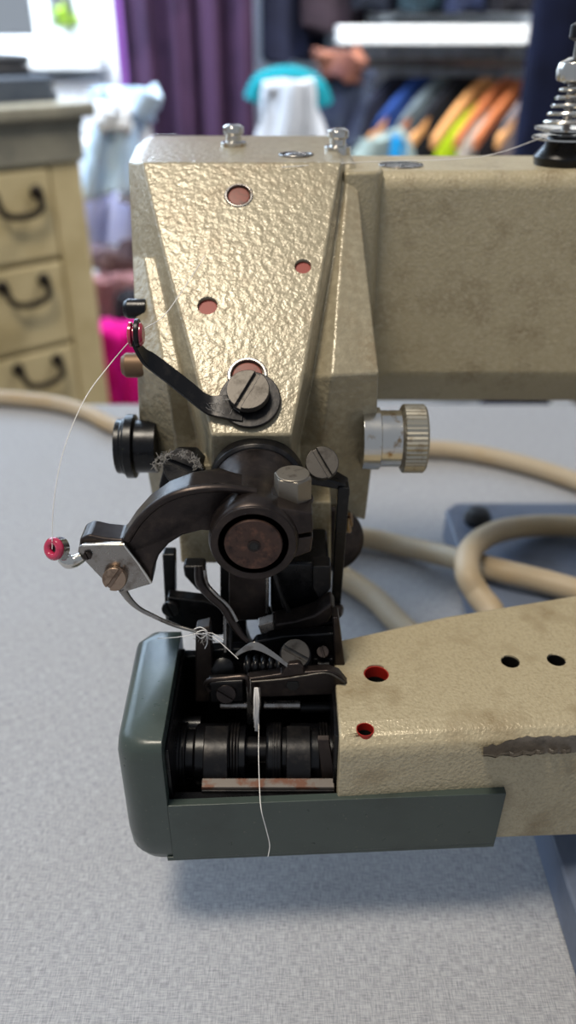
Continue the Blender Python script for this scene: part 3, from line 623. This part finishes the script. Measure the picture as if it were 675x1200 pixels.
# plant on the window sill
pc = PY(82, 52, YW-5); pb = V((pc.x, YW-5.5, wz0-.05))
pl = thing('potted_plant', pb, 'small yellow-green plant in a white pot on the window sill', 'plant')
MB().lathe([(2.6, 0), (3.4, 5.5), (3.6, 5.6), (3.3, 5.7), (3.1, 5)], pb, up, 28).build('pot', WHITE, pl)
lf = MB()
for k in range(46):
    a = random.uniform(0, 6.28); e = random.uniform(.2, 1.3); L_ = random.uniform(4, 8); d = V((math.cos(a)*math.cos(e), math.sin(a)*math.cos(e), math.sin(e)))
    b0 = pb+V((0, 0, 5)); s_ = frame(d)[1]; lf.strip([b0, b0+d*L_*.5, b0+d*L_*.8-up*.4, b0+d*L_-up*1.2], s_, [.3, 1.5, 1.3, .1], .06, sm=2)
lf.build('foliage', mat('yellow_green_leaf', (150, 178, 60), .5), pl)
# low cupboard / radiator ledge left of curtain
RAD = mat('white_radiator', (222, 228, 236), .4)
rd = thing('radiator', PY(70, 150, YW-8), 'white panel radiator under the window', 'radiator')
rz = wz0-6; MB().bb((-128, YW-9, -60), (wx1+2, YW-4, rz)).build('panel', RAD, rd, .6)
fl_ = MB()
for k in range(30): fl_.bb((-126+k*3, YW-10, -58), (-124.4+k*3, YW-8.9, rz-2))
fl_.build('fin', RAD, rd, .2)
# ---- curtain
def drape(xa, xb, Y, z0, z1, m, folds, amp, name, label, cat_='curtain', seg=80, lean=0):
    mb = MB(); vs = []; fs = []; nz = 10
    for j in range(nz+1):
        z = z0+(z1-z0)*j/nz
        for i in range(seg+1):
            u = i/seg; x = xa+(xb-xa)*u+lean*(j/nz); vs.append(V((x, Y+amp*math.sin(u*folds*6.283+.4*math.sin(j*.4))+amp*.4*math.sin(u*folds*15), z)))
    for j in range(nz):
        for i in range(seg): fs.append([j*(seg+1)+i, j*(seg+1)+i+1, (j+1)*(seg+1)+i+1, (j+1)*(seg+1)+i])
    mb.add(vs, fs); o = mb.build(name, m, None, base=((xa+xb)/2, Y, z0), fix=False, ang=80); s = o.modifiers.new('t', 'SOLIDIFY'); s.thickness = .004
    return tag(o, label, cat_)
c0 = PY(148, 60, 205); c1 = PY(298, 60, 205)
drape(c0.x, c1.x, 205, -68, 110, cloth('aubergine_velvet', (66, 46, 72), (50, 36, 60)), 4, 2.2, 'curtain', 'dark purple curtain hanging behind the machine head')
c2 = PY(143, 60, 213); drape(c2.x-1, c2.x+5, 213, -68, 110, cloth('violet_velvet', (132, 84, 158)), 1, 1.0, 'curtain', 'lighter violet curtain edge beside the dark purple curtain')
rod = MB().cyl((c0.x-12, 207, 112), (c1.x+12, 207, 112), 1.4).build('curtain_rod', WHITE, None, base=(0, 207, 112)); tag(rod, 'white rod carrying the purple curtains', 'curtain rod')
# ---- chest of drawers
DE = PY(92, 180, 130); u = V((.755, .656, 0)); nf = V((.656, -.755, 0)); DW = 78
cd = thing('chest_of_drawers', V((DE.x, DE.y, -75))-u*DW/2-nf*20, 'cream painted chest of drawers with dark bail handles beside the table', 'chest of drawers')
def dbox(u0, u1, n0, n1, z0, z1):
    o = V((DE.x, DE.y, 0)); c = o-u*(u0+u1)/2+nf*(n0+n1)/2+up*(z0+z1)/2
    return MB().box(c, (abs(u1-u0), abs(n1-n0), z1-z0), x=u, y=V((-u.y, u.x, 0)))
dbox(0, DW, -42, -1.2, -70, 15).build('body', WOODC, cd, .3)
dbox(-2.5, DW+2.5, -44, 2.5, 15.6, 17.6).build('top', WOODG, cd, .5)
dbox(-1.2, DW+1.2, -43, .8, 14.4, 15.7).build('top_moulding', WOODG, cd, .4)
for a, b in ((0, 5), (DW-5, DW)): dbox(a, b, -5, 0.3, -74.8, 9.8).build('stile', WOODC, cd, .3)
dbox(-.6, DW+.6, -3, .9, 9.8, 14.5).build('frieze', WOODG, cd, .3)  # grey colour stands in for the reflection along this band
dbox(-1.5, DW+1.5, -42, 1.6, -74.9, -66).build('plinth', WOODC, cd, .5)
pulls = [(18, 240), (28, 343), (45, 437)]
for k in range(5):
    z1 = 9.2-k*13.2; z0 = z1-12.4
    d = dbox(5.4, DW-5.4, -1.2, .6, z0, z1).build('drawer', WOODC, cd, .35)
    if k < 3:
        hx_, hy = pulls[k]; hw = 3.3; hc = PP(hx_, hy-2, V((DE.x, DE.y, 0))+nf*.6, nf)
        hm = MB()
        for s_ in (-1, 1): hm.lathe([(.9, 0), (1.0, .3), (.6, .6), (.5, 1.5)], hc+u*hw*s_+up*1.2, nf, 16)
        hm.tube([hc-u*hw+up*1.2+nf*1.5, hc-u*hw*.9-up*.6+nf*2, hc-u*1.4-up*1.5+nf*2.1, hc+u*1.4-up*1.5+nf*2.1, hc+u*hw*.9-up*.6+nf*2, hc+u*hw+up*1.2+nf*1.5], .5, seg=10)
        h_ = hm.build('handle', BRONZE, cd)
        L = V(h_['_b']); h_.parent = d
# clutter on the chest
def blob(px, py, Y, r, m, name, label, cat_, sx=1, sy=1, sz=1, group=None, seed=0, parent=None):
    """crumpled soft bundle"""
    c = PY(px, py, Y); mb = MB(); rnd = random.Random(seed+int(px*7+py)); seg, rg = 20, 12; vs = []; fs = []
    ph = [rnd.uniform(0, 6) for _ in range(6)]
    for i in range(rg+1):
        th = math.pi*i/rg
        for k in range(seg):
            a = 2*math.pi*k/seg
            q = r*(1+.14*math.sin(3*a+ph[0]+th*2)+.1*math.sin(5*a+ph[1])*math.sin(3*th+ph[2])+.06*math.sin(9*a+ph[3]+4*th))
            vs.append(c+V((q*sx*math.sin(th)*math.cos(a), q*sy*math.sin(th)*math.sin(a), q*sz*math.cos(th))))
    for i in range(rg):
        for k in range(seg): fs.append([i*seg+k, i*seg+(k+1) % seg, (i+1)*seg+(k+1) % seg, (i+1)*seg+k])
    mb.add(vs, fs); o = mb.build(name, m, None, base=c-V((0, 0, r*sz)), ang=70); return tag(o, label, cat_, group)
c_ = V((DE.x, DE.y, 0))-u*18-nf*18; 
def fold(cx_, cy_, z, w_, d_, h, m, name, label, cat_, rot=0, layers=3):
    x_ = V((math.cos(rot), math.sin(rot), 0)); y_ = V((-x_.y, x_.x, 0)); mb = MB(); seg = 8
    prof = [(-d_/2, 0)]
    mb2 = MB()
    for k in range(layers):
        zz = z+h*k/layers; hh = h/layers*.94; r_ = hh/2; P_ = []
        for t in range(9):
            a = -math.pi/2+math.pi*t/8; P_.append((-(d_/2-r_)-r_*math.cos(a), r_+r_*math.sin(a)))
        for t in range(9):
            a = math.pi/2-math.pi*t/8; P_.append(((d_/2-r_)+r_*math.cos(a), r_+r_*math.sin(a)))
        j = random.uniform(-.5, .5)
        mb2.prism([V((cx_, cy_, zz))-x_*(w_/2+j)+y_*a+up*b for a, b in P_], x_*w_)
    o = mb2.build(name, m, None, bevel=.3, base=(cx_, cy_, z), ang=50); return tag(o, label, cat_)
q = V((DE.x, DE.y, 0))-u*7.5-nf*10
fold(q.x, q.y, 17.65, 13, 16, 3.2, cloth('slate_cloth', (70, 80, 96), (96, 104, 116)), 'folded_cloth', 'folded slate grey cloth on top of the chest of drawers', 'cloth', .72)
fold(q.x-1, q.y+1, 20.9, 11, 12, 2.6, cloth('charcoal_cloth', (48, 52, 60), (90, 90, 92)), 'folded_cloth', 'charcoal cloth lying on the slate cloth on the chest', 'cloth', .6, 2)
# ---- chair with pale clothes behind the chest
PB = cloth('pale_blue_cotton', (176, 206, 238), (206, 224, 240)); PW = cloth('white_cotton', (226, 230, 236)); LAV = cloth('lavender_cotton', (160, 164, 206), (190, 190, 214))
chp = PY(150, 330, 165); ch = thing('chair', (chp.x, 168, -75), 'white chair buried under pale blue clothes beside the chest', 'chair')
for a, b in ((-8, -16), (8, -16), (-8, 14), (8, 14)): MB().cyl((chp.x+a, 168+b, -75), (chp.x+a, 168+b, -28 if b < 0 else 6), 1.6).build('leg', WHITE, ch)
MB().bb((chp.x-11, 150, -30), (chp.x+11, 184, -27)).build('seat', WHITE, ch, .6)
MB().bb((chp.x-10, 181, -12), (chp.x+10, 183.5, 7)).build('backrest', WHITE, ch, .6)
def sheet(poly, Y0, thick, m, name, label, cat_='clothing', wav=1.0, group=None, ys=None):
    """cloth hanging as a wavy, thick panel; outline given by its corners in the place"""
    pts = [PY(x, y, Y0+(ys[i] if ys else 0)) for i, (x, y) in enumerate(poly)]
    a, b, c, d = pts; n = 14; vs = []; fs = []; rnd = random.Random(int(poly[0][0]*3+poly[0][1])); ph = rnd.uniform(0, 6)
    for j in range(n+1):
        for i in range(n+1):
            s_, t_ = i/n, j/n; p = (a*(1-s_)+b*s_)*(1-t_)+(d*(1-s_)+c*s_)*t_
            p = p+V((0, wav*(math.sin(s_*9+ph+t_*2)+.5*math.sin(s_*19+t_*3)), .35*wav*math.sin(s_*7+ph)*(1 if j in (0, n) else 0)))
            vs.append(p)
    for j in range(n):
        for i in range(n): fs.append([j*(n+1)+i, (j+1)*(n+1)+i, (j+1)*(n+1)+i+1, j*(n+1)+i+1])
    mb = MB().add(vs, fs); o = mb.build(name, m, None, base=pts[3], ang=80, fix=False); sm_ = o.modifiers.new('t', 'SOLIDIFY'); sm_.thickness = thick*.01; sm_.offset = 0
    return tag(o, label, cat_, group)
sheet([(108, 108), (186, 104), (176, 140), (118, 132)], 160, 2.5, PB, 'shirt', 'pale blue shirt thrown over the chair back, topmost of its heap')
sheet([(112, 122), (152, 128), (150, 152), (116, 148)], 156, 2.5, PW, 'shirt', 'white shirt collar between the two pale blue shirts on the chair')
sheet([(112, 146), (150, 140), (160, 222), (100, 232)], 158, 2.5, PB, 'shirt', 'pale blue shirt hanging below the white collar on the chair')
sheet([(148, 130), (172, 125), (166, 240), (146, 236)], 163, 2.5, PW, 'towel', 'white towel hanging beside the pale blue shirts')
sheet([(98, 225), (168, 225), (172, 286), (104, 286)], 169, 3, LAV, 'blanket', 'lavender blanket hanging from the chair seat')
BR = cloth('brown_cloth', (92, 78, 86), (130, 104, 104)); PK = cloth('dusty_pink_cloth', (160, 118, 122), (130, 96, 104)); MG = cloth('magenta_cloth', (214, 20, 140), (190, 14, 120))
sheet([(100, 293), (172, 293), (172, 316), (106, 314)], 162, 5, BR, 'blanket', 'brown blanket folded under the lavender one')
sheet([(108, 322), (172, 322), (172, 376), (112, 376)], 158, 5, PK, 'blanket', 'dusty pink blanket above the magenta bag')
sheet([(116, 382), (168, 382), (170, 484), (142, 484)], 146, 6, MG, 'bag', 'bright magenta bag standing between chest and machine', 'bag')
sheet([(143, 345), (176, 345), (176, 380), (146, 380)], 152, 4, cloth('near_black_cloth', (36, 36, 42)), 'scarf', 'black scarf behind the left edge of the machine head')
# ================================================================== CLOTHES RACK
YS_ = 205
shp = PY(440, 30, YS_); sh2 = PY(655, 52, YS_)
slf = thing('shelf', ((shp.x+sh2.x)/2, YS_+14, sh2.z), 'white shelf above the rail of hanging clothes', 'shelf')
MB().bb((shp.x-8, YS_, sh2.z), (sh2.x+18, YS_+29.9, shp.z)).build('board', WHITE, slf, .3)
for xx in (shp.x+5, sh2.x-5): MB().prism([V((xx, YS_+29.8, sh2.z-.1)), V((xx, YS_+29.8, sh2.z-14)), V((xx, YS_+26.5, sh2.z-.1))], (1.2, 0, 0)).build('bracket', WHITE, slf, .1)
rl = MB().cyl((shp.x-7, YS_+12, sh2.z-4), (sh2.x+17, YS_+12, sh2.z-4), 1.0).cyl((shp.x-6, YS_+12, sh2.z-4), (shp.x-6, YS_+12, sh2.z-.05), .5).cyl((sh2.x+16, YS_+12, sh2.z-4), (sh2.x+16, YS_+12, sh2.z-.05), .5).build('clothes_rail', STEEL, None, base=(20, YS_+12, sh2.z-4)); tag(rl, 'steel clothes rail under the white shelf', 'rail')
RZ = sh2.z-4
def hanger(px, rot, m, label, Y=None, drop=6.5, w_=21, x=None):
    Y = YS_+12 if Y is None else Y
    x = PY(px, 60, Y).x if x is None else x; h = thing('clothes_hanger', (x, Y, RZ-drop), label, 'hanger', 'wooden clothes hangers on the rail')
    r_ = V((math.cos(rot), math.sin(rot), 0))
    b = MB(); pts = [V((x, Y, RZ-drop))-r_*w_-up*10.5, V((x, Y, RZ-drop))-r_*w_*.55-up*4.2, V((x, Y, RZ-drop))-r_*3-up*.3, V((x, Y, RZ-drop))+r_*3-up*.3, V((x, Y, RZ-drop))+r_*w_*.55-up*4.2, V((x, Y, RZ-drop))+r_*w_-up*10.5]
    b.strip(pts, up, [2.4, 3.0, 3.6, 3.6, 3.0, 2.4], 1.5, 5); b.build('bar', m, h, .3)
    hk = [V((x, Y, RZ-drop+1)), V((x, Y, RZ-1.8))]
    for k in range(8):
        a = -math.pi/2*1+math.pi*1.25*k/7; hk.append(V((x, Y, RZ))+r_*1.7*math.cos(a)+up*1.7*math.sin(a))
    MB().tube(hk, .22, seg=8, sm=3).build('hook', STEEL, h); return x, Y, r_
def garment(px, rot, m, label, cat_='shirt', drop=6.5, w_=21, ln=55, th=3.2, name='shirt', Y=None, neck=4, x=None, hem_amp=1, z0=0):
    Y = YS_+12 if Y is None else Y
    x = PY(px, 60, Y).x if x is None else x; r_ = V((math.cos(rot), math.sin(rot), 0)); n_ = V((-r_.y, r_.x, 0)); top = V((x, Y, RZ-drop+z0))
    n = 22; mb = MB(); vs = []; fs = []; nz = 10; rnd = random.Random(int(px)); ph = rnd.uniform(0, 6)
    for side in (1, -1):
        for j in range(nz+1):
            t = j/nz
            for i in range(n+1):
                s_ = -1+2*i/n; sh_ = -up*(10.8*abs(s_)**1.15)+up*1.6
                if abs(s_) < .2: sh_ -= up*1.6*(1-abs(s_)/.2)
                w = w_*(1.02+.04*t)
                p = top+r_*s_*w+sh_*(1-t)-up*(ln*t+(0 if t < 1 else hem_amp*math.sin(s_*5+ph)))
                thk = th*(.6+.4*min(1, t*3))*(1-.75*abs(s_)**4)
                p += n_*side*(thk/2)+n_*(.8*t*math.sin(s_*8+ph))
                vs.append(p)
    q = (nz+1)*(n+1)
    for j in range(nz):
        for i in range(n):
            a = j*(n+1)+i; fs.append([a, a+1, a+n+2, a+n+1]); fs.append([q+a, q+a+n+1, q+a+n+2, q+a+1])
    for i in range(n):
        fs.append([i, q+i, q+i+1, i+1]); a = nz*(n+1)+i; fs.append([a, a+1, q+a+1, q+a])
    for j in range(nz):
        a = j*(n+1); fs.append([a, a+n+1, q+a+n+1, q+a]); a += n; fs.append([a, q+a, q+a+n+1, a+n+1])
    o = mb.add(vs, fs).build(name, m, None, base=top-up*ln, ang=60); return tag(o, label, cat_)
rot = math.radians(48)
GS = [ # hook px, colour, hanger wood, garment label
 (470, (40, 44, 62), None, 'charcoal shirt on the rail, first garment from the purple curtain'),
 (500, (34, 62, 124), None, 'royal blue jacket on the rail between charcoal and teal-grey shirts'),
 (526, (92, 104, 112), None, 'teal-grey shirt on the rail beside the royal blue jacket'),
 (548, (22, 24, 32), None, 'black shirt on the rail between grey and neon yellow ones'),
 (574, (190, 224, 40), LIGHTWOOD, 'neon yellow-green top hanging from a light wooden hanger'),
 (600, (206, 200, 196), REDWOOD, 'off-white blouse on a reddish wooden hanger'),
 (622, (34, 32, 38), REDWOOD, 'black and brown top between the off-white blouse and the grey shirt'),
 (648, (112, 104, 108), None, 'taupe grey shirt on the rail nearest the navy coat'),
]
for k, (px, c, hm, lb) in enumerate(GS):
    Yk = YS_+12
    hx_, _, _ = hanger(px, rot, hm or (LIGHTWOOD if k % 2 else REDWOOD), ('light' if (hm is LIGHTWOOD or (hm is None and k % 2)) else 'reddish')+' wooden hanger carrying the '+lb.split(' on ')[0].split(' hanging')[0].split(' between')[0], drop=5)
    garment(px, rot, cloth('cloth_%d' % k, c, tuple(int(v*.8) for v in c)), lb, 'clothing', drop=2.8 if hm is None else 8, w_=19, name=('jacket' if k == 1 else 'shirt' if k in (0, 2, 3, 7) else 'top'))
# dark coats on an upper rail: hems just above the shelf
r2 = MB().cyl((-12, YS_+20, 102), (90, YS_+20, 102), 1.2).cyl((-8, YS_+20, 102), (-8, YS_+30, 102), 1).cyl((88, YS_+20, 102), (88, YS_+30, 102), 1).build('clothes_rail', STEEL, None, base=(40, YS_+20, 102)); tag(r2, 'upper steel rail holding the dark coats', 'rail')
for k, (px, c, lb, z) in enumerate(((345, (34, 38, 58), 'dark slate coat hanging beside the purple curtain', 18), (392, (44, 36, 44), 'plum-black coat between the dark slate coat and the white shelf', 24), (448, (16, 20, 30), 'black coat hanging above the left end of the white shelf', 28.4), (500, (20, 34, 42), 'dark teal coat second from the left above the white shelf', 28.4), (552, (24, 30, 50), 'dark navy coat hanging above the middle of the white shelf', 28.4), (604, (14, 14, 20), 'black coat hanging above the right end of the white shelf', 28.4))):
    xx = PY(px, 10, YS_+20).x; RZs = RZ; ln = 96-z
    garment(px, 0.9, cloth('coat_cloth_%d' % k, c, tuple(int(v*1.4) for v in c)), lb, 'coat', drop=0, z0=98-RZ, w_=10.5, ln=ln, th=6.5, name='coat', Y=YS_+20, x=xx)
# navy coat near the tension post
cN = PY(652, 60, 150)
garment(652, .2, cloth('navy_wool', (22, 28, 54), (16, 20, 40)), 'long navy coat hanging in front of the rail, behind the tension discs', 'coat', z0=60-RZ, drop=0, w_=7, ln=100, th=8, name='coat', Y=150, x=PY(668, 60, 150).x)
r3 = thing('garment_rack', (70, 150, -75), 'free-standing steel garment rack carrying the long navy coat', 'clothes rack')
MB().cyl((36, 150, 60.5), (104, 150, 60.5), 1.1).build('rail', STEEL, r3)
for xx in (58, 103): MB().cyl((xx, 150, -73), (xx, 150, 60), 1.2).build('post', STEEL, r3); MB().cyl((xx, 128, -73.8), (xx, 172, -73.8), 1.2).build('foot', STEEL, r3)
r4 = thing('drying_rack', (PY(340, 100, 186).x, 186, -75), 'white drying rack under the teal scarf and the white cloth', 'drying rack')
za = PY(340, 98, 186).z; xa_ = PY(318, 98, 186).x; xb_ = PY(360, 98, 186).x
MB().cyl((xa_, 186, za), (xb_, 186, za), .7).build('rail', WHITE, r4)
for xx in (xa_+.5, xb_-.5): MB().cyl((xx, 186, za), (xx, 178, -74.9), .8).cyl((xx, 186, za), (xx, 194, -74.9), .8).build('leg', WHITE, r4)
# things left of the garments
TE = cloth('teal_cloth', (14, 116, 130))
o = MB().tube([PY(296, 118, 190), PY(306, 98, 190), PY(330, 90, 190), PY(352, 92, 190), PY(372, 104, 190), PY(380, 124, 190)], 2.0, seg=12).build('scarf', TE, None, base=PY(330, 120, 190)); tag(o, 'rolled teal scarf arched above the white cloth', 'scarf')
sheet([(316, 97), (362, 92), (382, 172), (300, 172)], 174, 3, cloth('grey_white_cloth', (186, 192, 202)), 'cloth', 'white cloth hanging behind the top of the machine head', 'cloth')
sheet([(372, 60), (425, 62), (420, 96), (378, 92)], 196, 4, cloth('rust_cloth', (138, 92, 76), (90, 60, 66)), 'bag', 'rust brown bag hanging left of the blue jacket', 'bag')
sheet([(374, 88), (440, 84), (420, 175), (366, 175)], 198, 4, cloth('slate_blue_cloth', (40, 46, 70), (74, 84, 104)), 'skirt', 'slate blue skirt under the rust brown bag')
sheet([(424, 168), (470, 150), (488, 195), (415, 195)], 188, 3, cloth('sage_cloth', (142, 158, 156), (120, 138, 140)), 'blouse', 'pale sage blouse low behind the machine arm')
sheet([(462, 160), (474, 158), (474, 195), (460, 195)], 187, 2, cloth('bright_blue_cloth', (30, 140, 200)), 'sock', 'bright blue sock beside the neon yellow top', 'sock')
# ================================================================== LIGHT
W_ = bpy.data.worlds.new('world'); SC.world = W_; W_.use_nodes = True; bg = W_.node_tree.nodes['Background']; bg.inputs[0].default_value = (.80, .88, 1, 1); bg.inputs[1].default_value = .39
def area(name, loc, tgt, sx, sy, pw, colr):
    l = bpy.data.lights.new(name, 'AREA'); l.shape = 'RECTANGLE'; l.size = sx*.01; l.size_y = sy*.01; l.energy = pw; l.color = colr
    o = bpy.data.objects.new(name, l); COL.objects.link(o); o.location = V(loc)*.01; o.rotation_euler = (V(tgt)-V(loc)).to_track_quat('-Z', 'Y').to_euler(); return o
area('window_light', (-85, 215, 85), (0, 25, 10), 110, 90, 22, (.58, .78, 1))
area('side_window_light', (-165, 130, 105), (0, 30, 10), 120, 100, 14, (.62, .80, 1))
area('ceiling_lamp', (-34, 0, 150), (0, 25, 10), 34, 34, 18.5, (1, .90, .74))
area('window_wall_fill', (-70, 150, 150), (-60, 235, 15), 60, 60, 40, (.86, .93, 1)).data.spread = math.radians(120)  # added fill that brightens the window wall, no fixture there
area('clothes_corner_fill', (60, 155, 140), (30, 225, 15), 60, 60, 22, (1, .95, .88)).data.spread = math.radians(120)  # added fill to lift the hanging clothes, not a fixture of the room
cd_ = bpy.data.cameras.new('camera'); co_ = bpy.data.objects.new('camera', cd_); COL.objects.link(co_); SC.camera = co_
co_.location = CAM*.01; co_.rotation_euler = (math.pi/2-TH, 0, 0)
cd_.sensor_fit = 'VERTICAL'; cd_.sensor_height = 36; cd_.lens = 36*F/1200; cd_.clip_start = .01; cd_.clip_end = 50
cd_.dof.use_dof = True; cd_.dof.focus_distance = .243; cd_.dof.aperture_fstop = cd_.lens/3.9
SC.view_settings.view_transform = 'Standard'; SC.view_settings.look = 'None'; SC.view_settings.exposure = 0.0; SC.view_settings.gamma = 1
SC.view_settings.use_curve_mapping = False
for o in bpy.data.objects:
    if '_b' in o: del o['_b']
